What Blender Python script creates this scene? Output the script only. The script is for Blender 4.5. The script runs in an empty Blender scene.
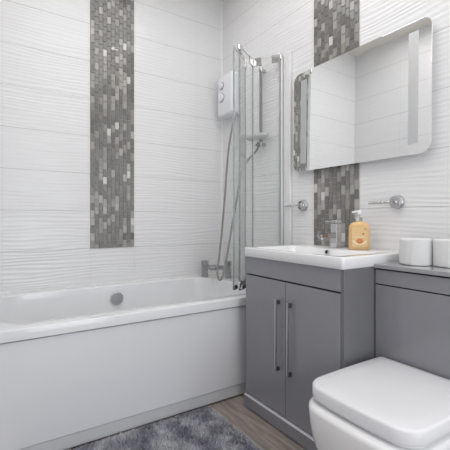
import bpy, bmesh, math, random
from mathutils import Vector, Matrix
random.seed(7)
PI = math.pi
C = bpy.context.scene.collection
scene = bpy.context.scene

# ------------------------------------------------------------------ camera, world, lights, exposure
cam_d = bpy.data.cameras.new('camera'); cam = bpy.data.objects.new('camera', cam_d); C.objects.link(cam)
cam_d.sensor_width = 36; cam_d.lens = 368/450*36
cam_d.shift_y = -5.5/450
cam_d.clip_start = 0.02
cam.location = (0, 0, 1.0); cam.rotation_euler = (PI/2, 0, math.radians(-32.95))
scene.camera = cam
scene.view_settings.view_transform = 'Standard'
scene.view_settings.look = 'None'
scene.view_settings.gamma = 1
scene.view_settings.use_curve_mapping = False
scene.view_settings.exposure = 0.06
scene.cycles.transparent_max_bounces = 32
w = bpy.data.worlds.new('world'); scene.world = w; w.use_nodes = True
w.node_tree.nodes['Background'].inputs[0].default_value = (.9, .95, 1, 1)
w.node_tree.nodes['Background'].inputs[1].default_value = .5

XR, YB, XL, YF, ZC = 1.624, 2.55, -.117, -2.3, 2.79       # right, back, left, front walls and ceiling

def area(name, loc, rot, sx, sy, power, col=(1, 1, 1), shape='RECTANGLE', spread=PI):
    d = bpy.data.lights.new(name, 'AREA'); d.shape = shape; d.size = sx
    if shape in ('RECTANGLE', 'ELLIPSE'): d.size_y = sy
    d.energy = power; d.color = col; d.spread = spread
    o = bpy.data.objects.new(name, d); C.objects.link(o); o.location = loc; o.rotation_euler = rot
    return o
area('added_ceiling_fill', (.68, 1.0, ZC-.02), (0, 0, 0), 1.2, 2.2, 16, (1, .99, .985))  # broad fill light added under the ceiling to balance brightness, no known lamp
area('added_ceiling_fill', (.75, -1.0, ZC-.02), (0, 0, 0), 1.0, 1.0, 7, (1, .99, .985))  # second unseen fill, added behind the camera for brightness
area('added_rear_fill', (.75, YF+.03, 1.13), (PI/2, 0, 0), 1.2, 1.9, 25, (.90, .95, 1))  # fill light added at the rear wall, not a known window
DOWN = [(.42, 1.25), (1.12, 1.25), (.42, 2.1), (1.15, 2.1), (.42, -.6), (1.12, -.6)]
for p in DOWN:
    area('downlight_lamp', (p[0], p[1], ZC-.012), (0, 0, 0), .08, .08, .35, (1, .95, .88), 'DISK')

# ------------------------------------------------------------------ materials
def lin(c):
    return tuple((v/12.92 if v <= .04045 else ((v+.055)/1.055)**2.4) for v in c)
def rgb(r, g, b): return lin((r/255, g/255, b/255)) + (1,)
def mat(name, col, rough=.4, metal=0, coat=0, spec=.5, **kw):
    m = bpy.data.materials.new(name); m.use_nodes = True
    b = m.node_tree.nodes['Principled BSDF']
    b.inputs['Base Color'].default_value = col
    b.inputs['Roughness'].default_value = rough; b.inputs['Metallic'].default_value = metal
    b.inputs['Coat Weight'].default_value = coat; b.inputs['Specular IOR Level'].default_value = spec
    for k, v in kw.items(): b.inputs[k.replace('_', ' ')].default_value = v
    return m
class N:
    def __init__(s, m): s.t = m.node_tree; s.b = s.t.nodes['Principled BSDF']
    def n(s, kind, **kw):
        o = s.t.nodes.new(kind)
        for k, v in kw.items(): setattr(o, k, v)
        return o
    def l(s, a, b): s.t.links.new(a, b)
    def math(s, op, a, b=None, c=None):
        o = s.n('ShaderNodeMath', operation=op)
        for i, v in enumerate((a, b, c)):
            if v is None: continue
            if isinstance(v, (int, float)): o.inputs[i].default_value = v
            else: s.l(v, o.inputs[i])
        return o.outputs[0]
    def mix(s, f, a, b):
        o = s.n('ShaderNodeMix', data_type='RGBA')
        if isinstance(f, (int, float)): o.inputs[0].default_value = f
        else: s.l(f, o.inputs[0])
        for i, v in ((6, a), (7, b)):
            if isinstance(v, tuple): o.inputs[i].default_value = v
            else: s.l(v, o.inputs[i])
        return o.outputs[2]
    def comb(s, x, y, z):
        o = s.n('ShaderNodeCombineXYZ')
        for i, v in enumerate((x, y, z)):
            if isinstance(v, (int, float)): o.inputs[i].default_value = v
            else: s.l(v, o.inputs[i])
        return o.outputs[0]

def tile_material(name, axis, ua, ub):
    m = mat(name, rgb(236, 236, 237), .22, spec=.45); k = N(m)
    g = k.n('ShaderNodeNewGeometry'); sp = k.n('ShaderNodeSeparateXYZ'); k.l(g.outputs['Position'], sp.inputs[0])
    u = sp.outputs[axis]; z = sp.outputs[2]
    hz = k.math('LESS_THAN', k.math('PINGPONG', k.math('SUBTRACT', z, .0562-2.5), .125), .0011)
    hu = k.math('LESS_THAN', k.math('PINGPONG', k.math('SUBTRACT', u, k.math('MULTIPLY_ADD', k.math('GREATER_THAN', u, (ua+ub)/2), ub-ua, ua-5)), .25), .0009)
    gm = k.math('MAXIMUM', hz, k.math('MULTIPLY', hu, .35))
    def noise(a, b, off):
        q = k.n('ShaderNodeTexNoise'); q.inputs['Scale'].default_value = 1; q.inputs['Detail'].default_value = 0
        k.l(k.comb(k.math('MULTIPLY', u, a), off, k.math('MULTIPLY', z, b)), q.inputs['Vector']); return q.outputs['Fac']
    ph = k.math('ADD', k.math('MULTIPLY', z, 2*PI/.0225), k.math('MULTIPLY', noise(2.2, 11, 3.1), 14))
    h = k.math('MULTIPLY', k.math('SINE', ph), k.math('MULTIPLY', noise(5, 30, 9.4), .55))
    h = k.math('ADD', h, k.math('MULTIPLY', noise(6, 75, 5.5), .5))
    h = k.math('SUBTRACT', h, k.math('MULTIPLY', gm, .3))
    bp = k.n('ShaderNodeBump'); bp.inputs['Strength'].default_value = 1; bp.inputs['Distance'].default_value = .0016
    k.l(h, bp.inputs['Height']); k.l(bp.outputs[0], k.b.inputs['Normal'])
    k.l(k.mix(gm, rgb(236, 236, 237), rgb(190, 189, 187)), k.b.inputs['Base Color'])
    return m

M = {}
M['tile_x'] = tile_material('white_ripple_tile_back', 0, .58, .881)
M['tile_y'] = tile_material('white_ripple_tile_side', 1, 1.222, 1.536)
M['ceiling'] = mat('ceiling_paint', rgb(240, 234, 226), .8)
M['white_trim'] = mat('white_trim', rgb(240, 240, 240), .35)
M['acrylic'] = mat('white_acrylic', rgb(240, 241, 243), .14, coat=.3)
M['panel_white'] = mat('white_gloss_panel', rgb(238, 239, 243), .18)
M['kick_white'] = mat('white_kick_panel', rgb(216, 218, 221), .3)
M['ceramic'] = mat('white_ceramic', rgb(244, 244, 245), .1, coat=.4)
M['seat_white'] = mat('white_toilet_seat', rgb(238, 238, 241), .22)
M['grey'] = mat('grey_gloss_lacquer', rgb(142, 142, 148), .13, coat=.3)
M['grey_shaded'] = mat('grey_lacquer_shaded', rgb(118, 118, 122), .3)  # same lacquer as the doors, with the side's shade put into the colour
M['grey_top'] = mat('light_grey_worktop', rgb(158, 159, 162), .14, coat=.5)
M['gap'] = mat('dark_gap', rgb(32, 32, 35), .7)
M['chrome'] = mat('chrome', (.6, .6, .61, 1), .09, 1)
M['tap_chrome'] = mat('tap_chrome', (.42, .42, .43, 1), .16, 1)
M['brushed'] = mat('brushed_steel', (.48, .48, .49, 1), .28, 1)
M['satin'] = mat('satin_aluminium', (.74, .74, .75, 1), .42, 1)
M['hose_steel'] = mat('dark_steel', (.27, .27, .27, 1), .3, 1)
M['dark_metal'] = mat('dark_handle_foot', rgb(112, 112, 116), .3, .8)
M['hose'] = mat('metal_hose', (.36, .35, .34, 1), .3, 1)
M['plastic'] = mat('white_plastic', rgb(238, 239, 243), .25)
M['plastic_grey'] = mat('pale_grey_plastic', rgb(140, 145, 155), .3)
M['clear_plastic'] = mat('clear_plastic', (.93, .95, .95, 1), .1, 0, IOR=1.3, Transmission_Weight=.85)
M['frosted'] = mat('frosted_plastic', (.93, .94, .94, 1), .3, 0, IOR=1.3, Transmission_Weight=.5)
M['seal'] = mat('dark_rubber_seal', rgb(45, 46, 47), .5)
M['soap'] = mat('peach_liquid_soap', rgb(226, 188, 132), .18, coat=.4, Subsurface_Weight=.15)
M['soap_label'] = mat('pale_peach_label', rgb(229, 194, 142), .35)
M['soap_orange'] = mat('orange_print', rgb(222, 136, 78), .4)
M['soap_brown'] = mat('brown_print', rgb(120, 70, 40), .4)
M['soap_cream'] = mat('cream_print', rgb(250, 236, 210), .4)
M['paper'] = mat('toilet_paper', rgb(232, 232, 232), .9, spec=.1)
M['card'] = mat('cardboard', rgb(170, 150, 125), .9)
M['mirror'] = mat('mirror_silver', (.96, .965, .965, 1), .012, 1)
M['frost'] = mat('frosted_mirror_strip', (.60, .61, .62, 1), .45, .6)
M['bezel'] = mat('downlight_bezel', rgb(230, 230, 230), .3)

k = N(M['paper'])                                           # embossing on the paper
nz = k.n('ShaderNodeTexNoise'); nz.inputs['Scale'].default_value = 160
bp = k.n('ShaderNodeBump'); bp.inputs['Strength'].default_value = .35; bp.inputs['Distance'].default_value = .002
k.l(nz.outputs['Fac'], bp.inputs['Height']); k.l(bp.outputs[0], k.b.inputs['Normal'])

k = N(M['hose'])                                            # spiral winding of the hose
g = k.n('ShaderNodeNewGeometry'); wv = k.n('ShaderNodeTexWave', bands_direction='Z'); wv.inputs['Scale'].default_value = 90
k.l(g.outputs['Position'], wv.inputs['Vector'])
bp = k.n('ShaderNodeBump'); bp.inputs['Strength'].default_value = .6; bp.inputs['Distance'].default_value = .002
k.l(wv.outputs['Fac'], bp.inputs['Height']); k.l(bp.outputs[0], k.b.inputs['Normal'])

def glass_material(name, tint, refl):
    m = bpy.data.materials.new(name); m.use_nodes = True; t = m.node_tree
    t.nodes.remove(t.nodes['Principled BSDF'])
    tr = t.nodes.new('ShaderNodeBsdfTransparent'); tr.inputs[0].default_value = tint
    gl = t.nodes.new('ShaderNodeBsdfGlossy'); gl.inputs['Roughness'].default_value = .02
    fr = t.nodes.new('ShaderNodeFresnel'); 
    ge = t.nodes.new('ShaderNodeNewGeometry'); mr = t.nodes.new('ShaderNodeMapRange')      # same reflectance on both faces
    mr.inputs[3].default_value = refl; mr.inputs[4].default_value = 1/refl
    t.links.new(ge.outputs['Backfacing'], mr.inputs[0]); t.links.new(mr.outputs[0], fr.inputs[0])
    mx = t.nodes.new('ShaderNodeMixShader')
    t.links.new(fr.outputs[0], mx.inputs[0]); t.links.new(tr.outputs[0], mx.inputs[1]); t.links.new(gl.outputs[0], mx.inputs[2])
    t.links.new(mx.outputs[0], t.nodes['Material Output'].inputs[0])
    return m
M['glass'] = glass_material('clear_glass', (.996, .999, .997, 1), 1.24)
M['glass_edge'] = mat('green_glass_edge', rgb(118, 142, 135), .15, Transmission_Weight=.35)

def mosaic_material():
    m = mat('grey_glass_mosaic', rgb(130, 128, 124), .12, coat=.5); k = N(m)
    g = k.n('ShaderNodeNewGeometry')
    r = k.n('ShaderNodeValToRGB'); r.color_ramp.interpolation = 'CONSTANT'
    e = r.color_ramp.elements
    cols = [(0, (98, 97, 93)), (.18, (110, 109, 105)), (.36, (104, 105, 101)), (.5, (118, 116, 112)), (.62, (94, 94, 91)),
            (.68, (144, 141, 135)), (.8, (160, 158, 153)), (.9, (178, 175, 170)), (.97, (212, 211, 207))]
    e[0].position = 0; e[0].color = rgb(*cols[0][1]); e[1].position = cols[1][0]; e[1].color = rgb(*cols[1][1])
    for p, c in cols[2:]:
        x = e.new(p); x.color = rgb(*c)
    k.l(g.outputs['Random Per Island'], r.inputs[0]); 
    nz = k.n('ShaderNodeTexNoise'); nz.inputs['Scale'].default_value = 120
    k.l(k.mix(k.math('MULTIPLY', nz.outputs['Fac'], .16), r.outputs[0], rgb(205, 203, 200)), k.b.inputs['Base Color'])
    rr = k.math('MULTIPLY_ADD', k.math('FRACT', k.math('MULTIPLY', g.outputs['Random Per Island'], 37.3)), .3, .06)
    k.l(rr, k.b.inputs['Roughness'])
    return m
M['mosaic'] = mosaic_material()
M['grout'] = mat('grey_grout', rgb(172, 171, 168), .8)

def floor_material():
    m = mat('grey_brown_wood_plank', rgb(160, 145, 132), .38); k = N(m)
    g = k.n('ShaderNodeNewGeometry'); sp = k.n('ShaderNodeSeparateXYZ'); k.l(g.outputs['Position'], sp.inputs[0])
    br = k.n('ShaderNodeTexBrick', offset=.37); k.l(k.comb(sp.outputs[1], sp.outputs[0], 0), br.inputs['Vector'])
    br.inputs['Color1'].default_value = rgb(186, 176, 170); br.inputs['Color2'].default_value = rgb(158, 147, 140)
    br.inputs['Mortar'].default_value = rgb(104, 93, 84)
    for n_, v in (('Scale', 1), ('Mortar Size', .0012), ('Brick Width', 1.1), ('Row Height', .145), ('Bias', 0)): br.inputs[n_].default_value = v
    n1 = k.n('ShaderNodeTexNoise'); n1.inputs['Scale'].default_value = 1; n1.inputs['Detail'].default_value = 6; n1.inputs['Roughness'].default_value = .65
    k.l(k.comb(k.math('MULTIPLY', sp.outputs[0], 55), k.math('MULTIPLY', sp.outputs[1], 4.5), 0), n1.inputs['Vector'])
    r = k.n('ShaderNodeValToRGB'); r.color_ramp.elements[0].position = .42; r.color_ramp.elements[1].position = .66
    k.l(n1.outputs['Fac'], r.inputs[0])
    k.l(k.mix(k.math('MULTIPLY', r.outputs[0], .7), br.outputs[0], rgb(98, 87, 80)), k.b.inputs['Base Color'])
    return m
M['floor'] = floor_material()

def mat_material():
    m = mat('grey_shaggy_pile', rgb(150, 150, 158), .95, spec=.1); k = N(m)
    g = k.n('ShaderNodeNewGeometry')
    n1 = k.n('ShaderNodeTexNoise'); n1.inputs['Scale'].default_value = 11; n1.inputs['Detail'].default_value = 5
    k.l(g.outputs['Position'], n1.inputs['Vector'])
    r = k.n('ShaderNodeValToRGB'); e = r.color_ramp.elements
    e[0].position = .38; e[0].color = rgb(150, 149, 163); e[1].position = .64; e[1].color = rgb(228, 229, 233)
    k.l(n1.outputs['Fac'], r.inputs[0])
    j = k.math('MULTIPLY', g.outputs['Random Per Island'], .35)
    k.l(k.mix(j, r.outputs[0], rgb(150, 150, 160)), k.b.inputs['Base Color'])
    return m
M['pile'] = mat_material()

# ------------------------------------------------------------------ helpers
BASE = {}
def box(bm, x0, x1, y0, y1, z0, z1, mi=0):
    v = [bm.verts.new((x, y, z)) for z in (z0, z1) for y in (y0, y1) for x in (x0, x1)]
    for f in ((0, 2, 3, 1), (4, 5, 7, 6), (0, 1, 5, 4), (2, 6, 7, 3), (0, 4, 6, 2), (1, 3, 7, 5)):
        bm.faces.new([v[i] for i in f]).material_index = mi
def loft(bm, rings, cap0=True, cap1=True):
    R = [[bm.verts.new(p) for p in r] for r in rings]; n = len(R[0])
    for a, b in zip(R, R[1:]):
        for i in range(n): bm.faces.new((a[i], a[(i+1) % n], b[(i+1) % n], b[i]))
    if cap0: bm.faces.new(R[0][::-1])
    if cap1: bm.faces.new(R[-1])
def rrect(x0, x1, y0, y1, r, n=6):
    if not isinstance(r, (tuple, list)): r = (r,)*4
    pts = []
    for (cx, cy, a0, rr) in ((x1-r[0], y1-r[0], 0, r[0]), (x0+r[1], y1-r[1], 90, r[1]), (x0+r[2], y0+r[2], 180, r[2]), (x1-r[3], y0+r[3], 270, r[3])):
        for i in range(n+1):
            a = math.radians(a0 + 90*i/n); pts.append((cx+rr*math.cos(a), cy+rr*math.sin(a)))
    return pts
def frame_of(d):
    d = Vector(d).normalized(); u = d.orthogonal().normalized(); return u, d.cross(u)
def cyl(bm, p0, p1, r0, r1=None, n=24):
    r1 = r0 if r1 is None else r1; p0, p1 = Vector(p0), Vector(p1); u, v = frame_of(p1-p0)
    loft(bm, [[p+r*(math.cos(2*PI*i/n)*u+math.sin(2*PI*i/n)*v) for i in range(n)] for p, r in ((p0, r0), (p1, r1))])
def lathe(bm, p0, d, prof, n=32):
    p0 = Vector(p0); d = Vector(d).normalized(); u, v = frame_of(d)
    loft(bm, [[p0+d*h+max(r, 1e-4)*(math.cos(2*PI*i/n)*u+math.sin(2*PI*i/n)*v) for i in range(n)] for r, h in prof])
def tube(bm, pts, r, n=12):
    pts = [Vector(p) for p in pts]; rings = []; u = None
    for i, p in enumerate(pts):
        d = (pts[min(i+1, len(pts)-1)]-pts[max(i-1, 0)]).normalized()
        if u is None: u = d.orthogonal().normalized()
        u = (u-d*u.dot(d)).normalized(); v = d.cross(u)
        rings.append([p+r*(math.cos(2*PI*j/n)*u+math.sin(2*PI*j/n)*v) for j in range(n)])
    loft(bm, rings)
def spline(ctrl, n=10):
    P = [Vector(c) for c in ctrl]; P = [P[0]*2-P[1]] + P + [P[-1]*2-P[-2]]; out = []
    for i in range(1, len(P)-2):
        for j in range(n):
            t = j/n; a, b, c, d = P[i-1:i+3]
            out.append(.5*((2*b)+(c-a)*t+(2*a-5*b+4*c-d)*t*t+(3*b-a-3*c+d)*t**3))
    out.append(P[-2]); return out
def B(): return bmesh.new()
def obj(name, bm, m, parent=None, bevel=0, seg=3, angle=35, org=None, smooth=True):
    bmesh.ops.recalc_face_normals(bm, faces=bm.faces[:])
    me = bpy.data.meshes.new(name); bm.to_mesh(me); bm.free()
    ms = m if isinstance(m, (list, tuple)) else [m]
    for x in ms: me.materials.append(M[x] if isinstance(x, str) else x)
    if parent is not None: o_ = BASE[parent]
    elif org is not None: o_ = Vector(org)
    else:
        vs = [v.co for v in me.vertices]
        o_ = Vector(((min(v.x for v in vs)+max(v.x for v in vs))/2, (min(v.y for v in vs)+max(v.y for v in vs))/2, min(v.z for v in vs)))
    me.transform(Matrix.Translation(-o_))
    if smooth:
        for p in me.polygons: p.use_smooth = True
        me.set_sharp_from_angle(angle=math.radians(angle))
    o = bpy.data.objects.new(name, me); C.objects.link(o); BASE[o] = o_
    if parent is not None: o.parent = parent
    else: o.location = o_
    if bevel:
        md = o.modifiers.new('bevel', 'BEVEL'); md.width = bevel; md.segments = seg; md.limit_method = 'ANGLE'; md.angle_limit = math.radians(angle)
        md.harden_normals = True
    return o
def tag(o, label, cat, group=None):
    o['label'] = label; o['category'] = cat
    if group: o['group'] = group
    return o
def thing(name, label, cat, loc, group=None):
    o = bpy.data.objects.new(name, None); C.objects.link(o); o.location = loc; o.empty_display_size = .05
    BASE[o] = Vector(loc); return tag(o, label, cat, group)
def struct(name, bm, m, **kw):
    o = obj(name, bm, m, org=(0, 0, 0), **kw); o['kind'] = 'structure'; return o
def bxo(name, b, m, parent, bevel=0, **kw):
    bm = B(); box(bm, *b); return obj(name, bm, m, parent, bevel, **kw)

# ------------------------------------------------------------------ room shell
T = .1
for name, b, m in (('floor', (XL-T, XR+T, YF-T, YB+T, -T, 0), 'floor'), ('ceiling', (XL-T, XR+T, YF-T, YB+T, ZC, ZC+T), 'ceiling'),
                   ('wall_right', (XR, XR+T, YF, YB, 0, ZC), 'tile_y'), ('wall_back', (XL-T, XR+T, YB, YB+T, 0, ZC), 'tile_x'),
                   ('wall_left', (XL-T, XL, YF, YB, 0, ZC), 'tile_y'), ('wall_front', (XL-T, XR+T, YF-T, YF, 0, ZC), 'tile_x')):
    bm = B(); box(bm, *b); struct(name, bm, m, smooth=False)
bm = B(); loft(bm, [[(XR-.009, YB, z), (XR, YB-.009, z), (XR, YB, z)] for z in (.56, ZC)]); struct('trim_1', bm, 'white_trim')

def mosaic(name, place, u0, u1, z0, z1, label):
    """vertical strip of small glass tiles, each tile a raised chip; place(u, depth, z) -> point"""
    bm = B()
    def cbox(u_0, u_1, d0, d1, z_0, z_1, mi, c=0):
        ring = lambda d, e: [place(a, d, b) for a, b in ((u_0+e, z_0+e), (u_1-e, z_0+e), (u_1-e, z_1-e), (u_0+e, z_1-e))]
        n0 = len(bm.faces)
        loft(bm, [ring(d0, 0), ring(d1-c, 0), ring(d1, c)] if c else [ring(d0, 0), ring(d1, 0)])
        bm.faces.ensure_lookup_table()
        for f in bm.faces[n0:]: f.material_index = mi
    cbox(u0, u1, 0, .0035, z0, z1, 1)
    n = 11; cw = (u1-u0)/n; th = .051
    for c in range(n):
        z = z0 - (c % 2)*th*.5
        while z < z1:
            hh = th
            a, b = max(z, z0)+.0017, min(z+hh, z1)-.0017
            if b-a > .006: cbox(u0+c*cw+.0017, u0+(c+1)*cw-.0017, .002, .0065+random.uniform(0, .001), a, b, 0, .001)
            z += hh
    o = struct(name, bm, ['mosaic', 'grout'], smooth=False); o['label'] = label
mosaic('trim_2', lambda u, d, z: (u, YB-d, z), .58, .881, .806, ZC, 'grey mosaic tile strip on the wall behind the bath')
mosaic('trim_3', lambda u, d, z: (XR-d, u, z), 1.222, 1.536, .852, ZC, 'grey mosaic tile strip behind the basin and mirror')

# unseen window frame added around the rear fill light, and recessed downlights
bm = B()
for b in ((.08, .14, YF, YF+.04, .1, 2.16), (1.36, 1.42, YF, YF+.04, .1, 2.16), (.14, 1.36, YF, YF+.04, .1, .17), (.14, 1.36, YF, YF+.04, 2.09, 2.16)): box(bm, *b)
struct('added_window_1', bm, 'white_trim', bevel=.004)  # invented frame that dresses the added rear fill light
bm = B()
for cx, cy, hx, hy in ((.68, 1.0, .6, 1.1), (.75, -1.0, .5, .5)):
    for b in ((cx-hx-.03, cx-hx, cy-hy-.03, cy+hy+.03), (cx+hx, cx+hx+.03, cy-hy-.03, cy+hy+.03), (cx-hx, cx+hx, cy-hy-.03, cy-hy), (cx-hx, cx+hx, cy+hy, cy+hy+.03)): box(bm, *b, ZC-.03, ZC)
struct('trim_10', bm, 'bezel')  # frames added to dress the ceiling fill lights
for i, p in enumerate(DOWN):
    bm = B(); n = 28
    loft(bm, [[(p[0]+r*math.cos(2*PI*j/n), p[1]+r*math.sin(2*PI*j/n), z) for j in range(n)] for r, z in ((.052, ZC), (.05, ZC-.006), (.044, ZC-.008), (.042, ZC))], False, False)
    struct('trim_%d' % (i+4), bm, 'bezel')

# ------------------------------------------------------------------ bath
BX0, BX1, BY0, BY1, BZ = XL+.004, XR-.003, 1.69, YB-.008, .56
bath = thing('bathtub', 'white acrylic bathtub with white front panel along the tiled back wall', 'bathtub', ((BX0+BX1)/2, (BY0+BY1)/2, 0))
bm = B()
ox = lambda d, z: [(x, y, z) for x, y in rrect(BX0+d, BX1-d, BY0+d, BY1-d, .03, 8)]
def inn(g, z, sx=0):
    r = .17
    return [(x, y, z) for x, y in rrect(BX0+.13+g+sx, 1.44-g-sx*.3, 1.775+g*.7, 2.462-g*.8, r, 8)]
loft(bm, [ox(.003, .512), ox(0, .514), ox(0, .5545), ox(.0008, .5575), ox(.0025, .5592), ox(.0055, .560),
          inn(-.004, .560), inn(-.0015, .5592), inn(0, .5575), inn(.001, .553), inn(.006, .50), inn(.012, .45, .01), inn(.03, .3, .07), inn(.05, .2, .12), inn(.08, .155, .16), inn(.14, .14, .2)], False, True)
tub = obj('tub', bm, 'acrylic', bath, angle=38)
bxo('front_panel', (BX0, BX1, 1.700, 1.716, .07, .5075), 'panel_white', bath, .002)
bxo('kick_panel', (BX0, BX1, 1.703, 1.716, .009, .0675), 'kick_white', bath, .002)
bm = B(); lathe(bm, (.728, 2.456, .474), (0, -1, .08), [(.026, -.006), (.03, 0), (.034, .006), (.041, .010), (.0415, .016), (.038, .019), (.0, .0195)], 32)
o = obj('overflow_cover', bm, 'brushed', bath); o['label'] = 'round satin chrome overflow cover'
# silicone / edge strip along the tiles
bxo('edge_strip', (BX0, BX1, BY1-.012, BY1+.006, .558, .569), 'white_trim', bath, .003)

# bath filler tap across the corner deck
A1, A2 = Vector((1.402, 2.446, BZ)), Vector((1.526, 2.312, BZ))
ax = (A2-A1).normalized(); ay = Vector((0, 0, 1)).cross(ax)        # ay points away/right of axis
if ay.dot(Vector((-1, -1, 0))) < 0: ay = -ay                       # towards the tub
tap = thing('bath_tap', 'chrome square bath filler tap on the corner of the tub under the hose', 'tap', (A1+A2)/2)
def obox(bm, c, a, b, ha, hb, z0, z1):
    P = [c+a*sa*ha+b*sb*hb for sa, sb in ((-1, -1), (1, -1), (1, 1), (-1, 1))]
    loft(bm, [[(p.x, p.y, z) for p in P] for z in (z0, z1)])
for A in (A1, A2):
    bm = B(); obox(bm, A, ax, ay, .024, .024, BZ+.0005, BZ+.006); obox(bm, A, ax, ay, .02, .02, BZ+.004, BZ+.085)
    obj('pillar', bm, 'tap_chrome', tap, .002)
    bm = B(); obox(bm, A, ax, ay, .023, .023, BZ+.088, BZ+.128); obj('handle', bm, 'tap_chrome', tap, .003)
bm = B(); obox(bm, (A1+A2)/2, ax, ay, .075, .014, BZ+.062, BZ+.094); obj('bridge', bm, 'tap_chrome', tap, .003)
bm = B(); c0 = (A1+A2)/2; obox(bm, c0+ay*.06, ax, ay, .024, .055, BZ+.07, BZ+.09); obj('spout', bm, 'tap_chrome', tap, .003)

# ------------------------------------------------------------------ folding bath screen
screen = thing('bath_screen', 'folding clear glass bath screen standing on the front rim by the wall', 'bath screen', (1.45, 1.85, .565))
ZG0, ZG1 = .585, 2.06
bm = B(); loft(bm, [[(x, y, z) for x, y in rrect(1.588, XR-.001, 1.782, 1.812, .004, 3)] for z in (.568, 2.055)]); pr = obj('wall_profile', bm, 'satin', screen)
bm = B(); loft(bm, [[(x, y, z) for x, y in rrect(1.604, XR-.001, 1.722, 1.781, .004, 3)] for z in (.568, 2.052)]); obj('cover_strip', bm, 'bezel', pr)
pts = [(1.592, 1.793), (1.490, 1.957), (1.292, 1.832), (1.470, 2.012), (1.270, 1.862)]
def glass_panel(p, q, trim_a, trim_b):
    p, q = Vector((*p, 0)), Vector((*q, 0)); d = (q-p).normalized(); n = Vector((-d.y, d.x, 0))*.003
    p = p+d*trim_a; q = q-d*trim_b
    bm = B(); loft(bm, [[(v.x, v.y, z) for v in (p-n, q-n, q+n, p+n)] for z in (ZG0, ZG1)])
    for f in bm.faces:
        f.normal_update()
        if abs(f.normal.dot(n.normalized())) < .5: f.material_index = 1
    o = obj('glass_panel', bm, ['glass', 'glass_edge'], screen, smooth=False)
    s = B(); loft(s, [[(v.x, v.y, z) for v in (p-n*1.6, q-n*1.6, q+n*1.6, p+n*1.6)] for z in (ZG0-.018, ZG0+.006)])
    obj('bottom_seal', s, 'seal', o, smooth=False)
    return d
for i in range(4): glass_panel(pts[i], pts[i+1], .006, .006)
# slim upright seals between the panels, hinges at top and bottom
for (x, y) in pts[1:]:
    bm = B(); cyl(bm, (x, y, ZG0-.012), (x, y, ZG1+.004), .0055, n=12); obj('upright_seal', bm, 'clear_plastic', screen)
for z in (ZG1-.028, ZG0+.002):
    for i, (x, y) in enumerate(pts[:-1]):
        p = Vector((x, y, z)); bm = B()
        lathe(bm, p, (0, 0, 1), [(.009, -.004), (.012, 0), (.012, .028), (.009, .033), (.004, .036)], 16)
        for j in (i-1, i+1):
            if 0 <= j < len(pts) and not (i == 0 and j == 1 and False):
                d = Vector((pts[j][0]-x, pts[j][1]-y, 0)).normalized(); n = Vector((-d.y, d.x, 0))
                L = .055 if i in (0, 1) else .03
                obox(bm, p+d*(L/2+.006), d, n, L/2, .0065, z-.015, z+.038)
        obj('hinge', bm, 'chrome', screen, .0015, 2)

# ------------------------------------------------------------------ electric shower, rail, hose
sh = thing('electric_shower', 'white box electric shower with two round dials high in the wall corner', 'shower', (1.58, 2.372, 1.795))
bm = B()
loft(bm, [[(x, y, z) for y, z in rrect(2.272+e, 2.476-e, 1.80+e, 2.118-e, .022, 6)] for x, e in ((XR-.002, 0), (1.548, 0), (1.536, .004), (1.530, .014))])
obj('body', bm, 'plastic', sh, angle=50)
for z, r in ((2.033, .024), (1.942, .031)):
    bm = B(); lathe(bm, (1.531, 2.405, z), (-1, 0, 0), [(r+.005, -.004), (r+.005, .003), (r+.001, .004), (r, .004)], 32)
    dr = obj('dial_ring', bm, 'plastic_grey', sh)
    bm = B(); lathe(bm, (1.531, 2.405, z), (-1, 0, 0), [(r-.001, 0), (r-.002, .014), (r-.006, .018), (0, .0185)], 32)
    box(bm, 1.508, 1.514, 2.4025, 2.4075, z-r+.006, z+r-.006)
    obj('dial', bm, 'plastic', sh)
bm = B(); cyl(bm, (1.575, 2.30, 1.803), (1.575, 2.30, 1.77), .012); obj('outlet', bm, 'chrome', sh, .002)

rail = thing('shower_rail', 'chrome shower riser rail with clear soap dish seen through the glass screen', 'shower rail', (1.60, 2.018, 1.5))
RY, RX = 1.995, 1.588
bm = B(); cyl(bm, (RX, RY, 1.505), (RX, RY, 2.038), .0105); obj('bar', bm, 'hose_steel', rail)
for z in (2.03, 1.518):
    bm = B(); cyl(bm, (RX-.004, RY, z), (XR, RY, z), .012, .015); cyl(bm, (RX, RY, z-.014), (RX, RY, z+.014), .015)
    obj('wall_bracket', bm, 'chrome', rail, .003)
bm = B()
E = lambda s, z: [(1.560+s*.050*math.cos(2*PI*i/32), RY+.008+s*.108*math.sin(2*PI*i/32), z) for i in range(32)]
loft(bm, [E(.75, 1.553), E(.95, 1.563), E(1, 1.577), E(.96, 1.577), E(.88, 1.565), E(.7, 1.558)])
obj('soap_dish', bm, 'frosted', rail)
bm = B(); tube(bm, [(1.562+.017*math.cos(a*PI/10), RY+.017*math.sin(a*PI/10), 1.512) for a in range(21)], .005, 10)
obj('hose_ring', bm, 'tap_chrome', rail)

def at(px, py, X=None, Y=None, t=None):                      # a measured point of the photograph at a known wall distance
    u = (px-225)/368; a = math.radians(32.95)
    d = Vector((math.sin(a)+math.cos(a)*u, math.cos(a)-math.sin(a)*u, -(py-219.5)/368))
    if X is not None: t = X/d.x
    elif Y is not None: t = Y/d.y
    return Vector((0, 0, 1))+d*t
path = spline([(1.575, 2.30, 1.775), at(228.5, 150, X=1.545), at(224.5, 200, X=1.49), at(220.5, 245, X=1.40), at(217.8, 266, X=1.365), at(217.3, 275, X=1.355), at(219.6, 280, X=1.35),
               at(222.8, 276, X=1.355), at(226.5, 258, X=1.39), at(233, 220, X=1.45), at(238.5, 190, X=1.50), at(244, 166, X=1.53), (1.560, RY+.012, 1.475), (1.562, RY, 1.512), (1.562, RY, 1.535)], 10)
bm = B(); tube(bm, path, .0075, 12)
tag(obj('shower_hose', bm, 'hose'), 'grey metal shower hose looping from the electric shower down to the bath tap', 'hose')

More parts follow.
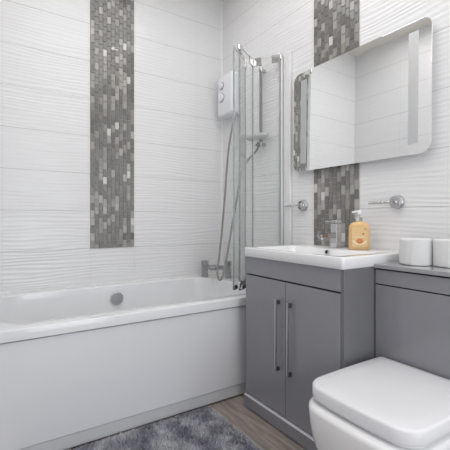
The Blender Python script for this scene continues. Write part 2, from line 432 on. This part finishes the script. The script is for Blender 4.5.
# ------------------------------------------------------------------ vanity unit
VX, VY0, VY1, VZ = 1.171, .952, 1.602, .803
van = thing('vanity_unit', 'glossy grey two-door vanity unit under the white basin', 'cabinet', ((VX+XR)/2, (VY0+VY1)/2, 0))
bm = B()
box(bm, VX+.02, XR-.002, VY0+.017, VY1-.017, .02, .735)
obj('carcass', bm, 'gap', van)
bxo('side_panel', (VX+.001, XR-.002, VY0, VY0+.0165, .0, VZ), 'grey_shaded', van, .0015)
bxo('side_panel', (VX+.001, XR-.002, VY1-.0165, VY1, .0, VZ), 'grey_shaded', van, .0015)
bxo('fascia', (VX, VX+.018, VY0+.0175, VY1-.0015, .713, VZ), 'grey', van, .002)
pl = bxo('plinth', (VX-.011, VX+.016, VY0, VY1, .006, .0625), 'grey', van, .0015)
bxo('plinth_highlight', (VX-.0125, VX+.016, VY0, VY1, .063, .067), 'kick_white', pl, .001)['label'] = 'painted highlight along the plinth top edge'  # pale strip stands in for light catching the plinth's top edge
for (y0, y1, hy) in ((1.292, VY1-.0015, 1.3335), (VY0+.0185, 1.2885, 1.2515)):
    d = bxo('door', (VX, VX+.018, y0, y1, .0735, .706), 'grey', van, .002)
    bm = B(); box(bm, VX-.026, VX-.018, hy-.005, hy+.005, .285, .622)
    h = obj('handle', bm, 'brushed', d, .0015)
    for z in (.607, .292):
        bm = B(); box(bm, VX-.019, VX, hy-.0065, hy+.0065, z-.009, z+.009); obj('handle_foot', bm, 'dark_metal', h, .001)

# washbasin
basin = thing('washbasin', 'white rectangular ceramic washbasin on top of the grey vanity unit', 'washbasin', ((VX+XR)/2, (VY0+VY1)/2, VZ))
bm = B(); S0, S1, SY0, SY1, SZ = 1.160, XR-.001, .948, 1.606, .852
oo = lambda e, z: [(x, y, z) for x, y in rrect(S0+e, S1, SY0+e, SY1-e, (.004, .014, .014, .004), 5)]
ib = lambda e, z: [(x, y, z) for x, y in rrect(1.195+e*1.2, 1.462-e, 1.005+e*1.4, 1.549-e*1.4, .03+e*.2, 5)]
loft(bm, [oo(.004, VZ+.0005), oo(0, VZ+.004), oo(0, SZ-.005), oo(.0015, SZ-.001), oo(.005, SZ), ib(-.006, SZ), ib(-.001, SZ-.003), ib(.004, SZ-.01), ib(.02, SZ-.06), ib(.045, SZ-.095), ib(.09, SZ-.105)])
obj('basin', bm, 'ceramic', basin, angle=60)
bm = B(); lathe(bm, (1.449, 1.285, SZ-.017), (-1, 0, .25), [(.0115, -.003), (.0115, .004), (.009, .004), (.009, .0015), (0, .0015)], 24)
for f in bm.faces:
    c = f.calc_center_median(); f.material_index = 0
bm.faces.ensure_lookup_table(); bm.faces[-1].material_index = 1
for f in bm.faces:
    if (f.calc_center_median()-Vector((1.449, 1.285, SZ-.017))).cross(Vector((-1, 0, .25)).normalized()).length < .0085: f.material_index = 1
obj('overflow_hole', bm, ['chrome', 'gap'], basin)['label'] = 'dark round overflow hole'
bm = B(); lathe(bm, (1.33, 1.277, SZ-.105), (0, 0, 1), [(.03, 0), (.03, .003), (.022, .006), (0, .007)], 28); obj('drain_plug', bm, 'chrome', basin)

bt = thing('basin_tap', 'chrome square mixer tap on the basin beside the soap bottle', 'tap', (1.505, 1.283, SZ))
TX, TY = 1.515, 1.283
bm = B(); box(bm, TX-.028, TX+.028, TY-.024, TY+.024, SZ, SZ+.006); box(bm, TX-.021, TX+.021, TY-.019, TY+.019, SZ+.004, SZ+.128); obj('body', bm, 'chrome', bt, .003)
bm = B(); loft(bm, [[(TX-.018, TY-.017, SZ+.052), (TX-.018, TY+.017, SZ+.052), (TX-.018, TY+.017, SZ+.082), (TX-.018, TY-.017, SZ+.082)],
     [(TX-.125, TY-.017, SZ+.058), (TX-.125, TY+.017, SZ+.058), (TX-.125, TY+.017, SZ+.074), (TX-.125, TY-.017, SZ+.074)]]); obj('spout', bm, 'tap_chrome', bt, .003)
bm = B(); cyl(bm, (TX-.108, TY, SZ+.060), (TX-.108, TY, SZ+.048), .011); obj('aerator', bm, 'brushed', bt)
bm = B(); box(bm, TX-.021, TX+.021, TY-.019, TY+.019, SZ+.131, SZ+.145); box(bm, TX-.075, TX-.015, TY-.008, TY+.008, SZ+.134, SZ+.142); obj('lever', bm, 'chrome', bt, .002)

# soap bottle (turned to face the room)
sb = thing('soap_bottle', 'peach liquid soap pump bottle with an orange flower label on the basin', 'soap bottle', (1.525, 1.150, SZ))
sc_ = Vector((1.525, 1.150, 0)); fa = math.radians(222); fn = Vector((math.cos(fa), math.sin(fa), 0)); fs = Vector((-fn.y, fn.x, 0))
def so(hw, hd, z, n=32, e=.62, off=0):
    r = []
    for i in range(n):
        a = 2*PI*i/n; c, s = math.cos(a), math.sin(a)
        p = sc_ + fs*(hw*math.copysign(abs(c)**e, c)) + fn*(hd*math.copysign(abs(s)**e, s)+off)
        r.append((p.x, p.y, SZ+z))
    return r
bm = B(); loft(bm, [so(.044, .022, .0005), so(.049, .026, .005), so(.0505, .0275, .03), so(.0495, .027, .07), so(.049, .0265, .105), so(.046, .0255, .121), so(.037, .021, .131), so(.02, .0165, .1365), so(.0145, .0145, .138), so(.0145, .0145, .142)])
bot = obj('bottle', bm, 'soap', sb, angle=70)
lab = lambda u, z, d: sc_ + fs*u + fn*d + Vector((0, 0, SZ+z))
def flat(outline, d, m, name, parent, th=.0008):
    bm = B(); loft(bm, [[lab(u, z, dd) for u, z in outline] for dd in (d-th, d)]); return obj(name, bm, m, parent, smooth=False)
label = flat(rrect(-.036, .036, .016, .112, .01), .0285, 'soap_label', 'label', bot)
def ring(cu, cz, ru, rz, a0, a1, wd, n=14):
    P = [(cu+ru*math.cos(math.radians(a0+(a1-a0)*i/n)), cz+rz*math.sin(math.radians(a0+(a1-a0)*i/n))) for i in range(n+1)]
    Q = [(cu+(ru-wd)*math.cos(math.radians(a0+(a1-a0)*i/n)), cz+(rz-wd)*math.sin(math.radians(a0+(a1-a0)*i/n))) for i in range(n+1)]
    return P+Q[::-1]
flat(ring(0, .052, .033, .026, 195, 345, .006), .0292, 'soap_cream', 'printed_arch', label)
for j in range(6):
    a = j*PI/3; flat([(.0+.009*math.cos(a)+.006*math.cos(b*PI/5), .044+.008*math.sin(a)+.006*math.sin(b*PI/5)) for b in range(10)], .0296, 'soap_orange', 'flower_petal', label)
flat([(-.022, .062), (.022, .062), (.022, .065), (-.022, .065)], .0292, 'soap_cream', 'printed_line', label)
flat([(.026+.004*math.cos(b*PI/6), .102+.0025*math.sin(b*PI/6)) for b in range(12)], .0292, 'soap_brown', 'printed_dot', label)
flat([(.016+.0045*math.cos(b*PI/6), .079+.003*math.sin(b*PI/6)) for b in range(12)], .0292, 'soap_brown', 'printed_dot', label)
bm = B(); lathe(bm, (sc_.x, sc_.y, SZ+.140), (0, 0, 1), [(.016, 0), (.0165, .002), (.0165, .016), (.013, .019), (.006, .02), (.006, .040), (0, .040)], 24); pc = obj('pump_collar', bm, 'clear_plastic', sb)
bm = B(); lathe(bm, (sc_.x, sc_.y, SZ+.172), (0, 0, 1), [(.006, 0), (.010, .006), (.011, .016), (.009, .021), (0, .022)], 24)
nd = Vector((-.35, .94, 0)).normalized(); c = Vector((sc_.x, sc_.y, SZ+.187)); cyl(bm, c, c+nd*.034+Vector((0, 0, -.004)), .0065, .005, 14); obj('pump_head', bm, 'plastic', sb)

# ------------------------------------------------------------------ mirror
mi = thing('mirror', 'wide frameless wall mirror with rounded corners and frosted light strips above the basin', 'mirror', (1.60, 1.254, 1.288))
MY0, MY1, MZ0, MZ1 = .835, 1.673, 1.288, 1.881
def yz(x, y0, y1, z0, z1, r): return [(x, a, b) for a, b in rrect(y0, y1, z0, z1, r, 8)]
bm = B(); loft(bm, [yz(XR-.001, MY0+.035, MY1-.035, MZ0+.035, MZ1-.035, .03), yz(1.590, MY0+.035, MY1-.035, MZ0+.035, MZ1-.035, .03)]); obj('back_casing', bm, 'white_trim', mi)
bm = B(); loft(bm, [yz(1.590, MY0, MY1, MZ0, MZ1, .05), yz(1.5855, MY0, MY1, MZ0, MZ1, .05), yz(1.5852, MY0+.0003, MY1-.0003, MZ0+.0003, MZ1-.0003, .0497)])
mg = obj('mirror_glass', bm, 'mirror', mi, angle=20)
for y0, y1 in ((.893, .939), (1.567, 1.612)):
    bxo('light_strip', (1.5846, 1.5853, y0, y1, 1.335, 1.833), 'frost', mg)

mi.rotation_euler = (0, math.radians(.75), 0)            # hangs leaning back very slightly
# towel / tumbler arms
def wall_arm(Y, Z, label):
    t = thing('towel_holder', label, 'towel holder', (XR, Y, Z), 'chrome towel holders on the basin wall')
    bm = B(); lathe(bm, (XR, Y, Z), (-1, 0, 0), [(.030, 0), (.032, .003), (.031, .010), (.028, .014), (.026, .016)], 32); obj('wall_plate', bm, 'brushed', t)
    bm = B(); lathe(bm, (XR, Y, Z), (-1, 0, 0), [(.022, .014), (.028, .018), (.029, .028), (.026, .033), (.012, .034), (.010, .037), (0, .038)], 32)
    box(bm, XR-.040, XR-.036, Y-.002, Y+.002, Z-.008, Z+.008); box(bm, XR-.040, XR-.036, Y-.008, Y+.008, Z-.002, Z+.002)
    obj('rosette', bm, 'chrome', t, angle=45)
    bm = B(); tube(bm, [(XR-.030, Y+.02, Z), (XR-.032, Y+.05, Z), (XR-.034, Y+.10, Z), (XR-.036, Y+.125, Z)], .0055)
    for i in range(4): lathe(bm, (XR-.032-.001*i, Y+.044+i*.022, Z), (0, 1, 0), [(.004, -.005), (.0085, 0), (.004, .005)], 16)
    lathe(bm, (XR-.036, Y+.122, Z), (0, 1, 0), [(.004, 0), (.008, .004), (.008, .009), (.003, .013)], 16)
    obj('arm', bm, 'chrome', t)
wall_arm(1.008, 1.082, 'chrome towel holder with round plate on the wall above the toilet rolls')
wall_arm(1.618, 1.086, 'chrome towel holder with round plate between glass screen and mosaic strip')

# ------------------------------------------------------------------ concealed cistern unit
WX, WY1, WY0 = 1.360, .9505, .43
un = thing('cistern_unit', 'grey boxed cistern unit behind the toilet with light grey worktop', 'cabinet', ((WX+XR)/2, (WY0+WY1)/2, 0))
bxo('carcass', (WX+.018, XR-.002, WY0, WY1, 0, .797), 'gap', un)
bxo('upper_panel', (WX, WX+.017, WY0, WY1-.004, .735, .793), 'grey', un, .0015)
bxo('lower_panel', (WX, WX+.017, WY0, WY1-.004, .003, .730), 'grey', un, .0015)
bxo('worktop', (WX-.008, XR-.002, WY0, WY1-.001, .799, .816), 'grey_top', un, .002)

# ------------------------------------------------------------------ toilet
to = thing('toilet', 'white square-fronted toilet with closed lid in front of the grey cistern unit', 'toilet', (1.15, .715, 0))
TYc = .715
def dshape(xb, xf, hw, r, bow, z, n=7, m=8):
    """back edge at xb, rounded front corners, front and sides bowed out a little"""
    P = rrect(xf, xb, -hw, hw, (.012, r, r, .012), n); out = []
    # densify long edges so that the bow reads
    Q = []
    for i, p in enumerate(P):
        q = P[(i+1) % len(P)]; s = m if i % (n+1) == n else 1
        for j in range(s): Q.append((p[0]+(q[0]-p[0])*j/s, p[1]+(q[1]-p[1])*j/s))
    for x, y in Q:
        fx = max(0, min(1, (xb-x)/(xb-xf)))
        x2 = x - bow*(1-(y/hw)**2)*fx**3
        y2 = y*(1+.05*math.sin(PI*fx)*.5-.02*fx)
        out.append((x2, TYc+y2, z))
    return out
LB, LF, LW = 1.343, .915, .196
bm = B()
loft(bm, [dshape(LB, LF+.006, LW-.005, .06, .012, .3975), dshape(LB, LF+.001, LW-.001, .062, .012, .400), dshape(LB, LF, LW, .062, .012, .406), dshape(LB, LF+.0005, LW, .062, .012, .435),
          dshape(LB, LF+.003, LW-.003, .062, .012, .4405), dshape(LB-.003, LF+.009, LW-.008, .058, .012, .4425), dshape(LB-.03, LF+.06, LW-.05, .05, .012, .4450), dshape(LB-.12, LF+.18, LW-.14, .02, .008, .4465)])
bmesh.ops.translate(bm, verts=bm.verts[:], vec=(.004, .004, .003)); obj('lid', bm, 'seat_white', to, angle=60)
bm = B(); loft(bm, [dshape(LB-.01, LF+.022, LW-.018, .055, .012, .3885), dshape(LB-.01, LF+.018, LW-.015, .055, .012, .390), dshape(LB-.01, LF+.018, LW-.015, .055, .012, .395), dshape(LB-.01, LF+.022, LW-.018, .055, .012, .397)])
obj('seat', bm, 'seat_white', to, angle=60)
for s in (-1, 1):
    bm = B(); cyl(bm, (LB, TYc+s*.07, .402), (LB, TYc+s*.11, .402), .009); box(bm, LB-.012, LB+.010, TYc+s*.09-.012, TYc+s*.09+.012, .389, .409); obj('hinge', bm, 'chrome', to, .002)
bm = B(); xb = WX-.001
loft(bm, [dshape(xb, 1.04, .105, .05, .02, 0), dshape(xb, 1.03, .11, .05, .02, .01), dshape(xb, 1.02, .112, .06, .02, .06), dshape(xb, .985, .132, .07, .02, .13), dshape(xb, .93, .170, .08, .018, .20),
          dshape(xb, .906, .189, .08, .016, .26), dshape(xb, .897, .196, .075, .014, .32), dshape(xb, .895, .199, .072, .014, .374), dshape(xb, .898, .197, .07, .014, .384), dshape(xb, .907, .189, .065, .014, .388)])
obj('pan', bm, 'ceramic', to, angle=60)

# toilet rolls
def roll(x, y, label):
    z = .8165; t = thing('toilet_roll', label, 'toilet roll', (x, y, z), 'toilet rolls on the cistern worktop')
    R = .062; n = 40
    wob = [1+random.uniform(-.006, .006) for _ in range(n)]
    rg = lambda r, zz: [(x+r*wob[i]*math.cos(2*PI*i/n), y+r*wob[i]*math.sin(2*PI*i/n), z+zz) for i in range(n)]
    bm = B(); loft(bm, [rg(.021, .0005), rg(R-.004, .0005), rg(R-.001, .003), rg(R, .01), rg(R, .096), rg(R-.001, .103), rg(R-.005, .106), rg(.024, .106), rg(.021, .103), rg(.021, .0006)], False, False)
    obj('paper', bm, 'paper', t, angle=60)
    bm = B(); r2 = lambda r, zz: [(x+r*math.cos(2*PI*i/n), y+r*math.sin(2*PI*i/n), z+zz) for i in range(n)]
    loft(bm, [r2(.0205, .001), r2(.0205, .102), r2(.0195, .102), r2(.0195, .001)], False, False); obj('core', bm, 'card', t)
    bm = B(); a0, a1 = math.radians(195), math.radians(285); S = 14
    rr = lambda e, zz: [(x+(R+e)*math.cos(a0+(a1-a0)*i/S), y+(R+e)*math.sin(a0+(a1-a0)*i/S), z+zz) for i in range(S+1)]
    loft(bm, [rr(.0004, .002)+rr(.0014, .002)[::-1], rr(.0004, .104)+rr(.0014, .104)[::-1]]); obj('loose_sheet', bm, 'paper', t)
roll(1.480, .842, 'white toilet roll on the worktop nearest the basin')
roll(1.520, .725, 'white toilet roll on the worktop at the right edge, farther from the basin')

# ------------------------------------------------------------------ shaggy bath mat
RX0, RX1, RY0, RY1 = .10, .985, 1.05, 1.672
bm = B()
loft(bm, [[(x, y, z) for x, y in rrect(RX0+e, RX1-e, RY0+e, RY1-e, .04, 6)] for z, e in ((.001, 0), (.008, 0), (.011, .004))])
for _ in range(30000):
    x = random.uniform(RX0, RX1); y = random.uniform(RY0, RY1)
    a = random.uniform(0, 2*PI); wd = random.uniform(.0018, .003); h = random.uniform(.012, .02)
    lx, ly = random.uniform(-.012, .012), random.uniform(-.012, .012)
    if y+ly > RY1+.006: ly = -ly
    dx, dy = math.cos(a)*wd, math.sin(a)*wd
    v = [bm.verts.new(p) for p in ((x-dx, y-dy, .009), (x+dx, y+dy, .009), (x+lx*.5+dx*.8, y+ly*.5+dy*.8, .009+h*.6), (x+lx, y+ly, .009+h), (x+lx*.5-dx*.8, y+ly*.5-dy*.8, .009+h*.6))]
    bm.faces.new(v)
tag(obj('bath_mat', bm, 'pile', smooth=False), 'mottled grey shaggy bath mat on the wood floor beside the bath', 'bath mat')
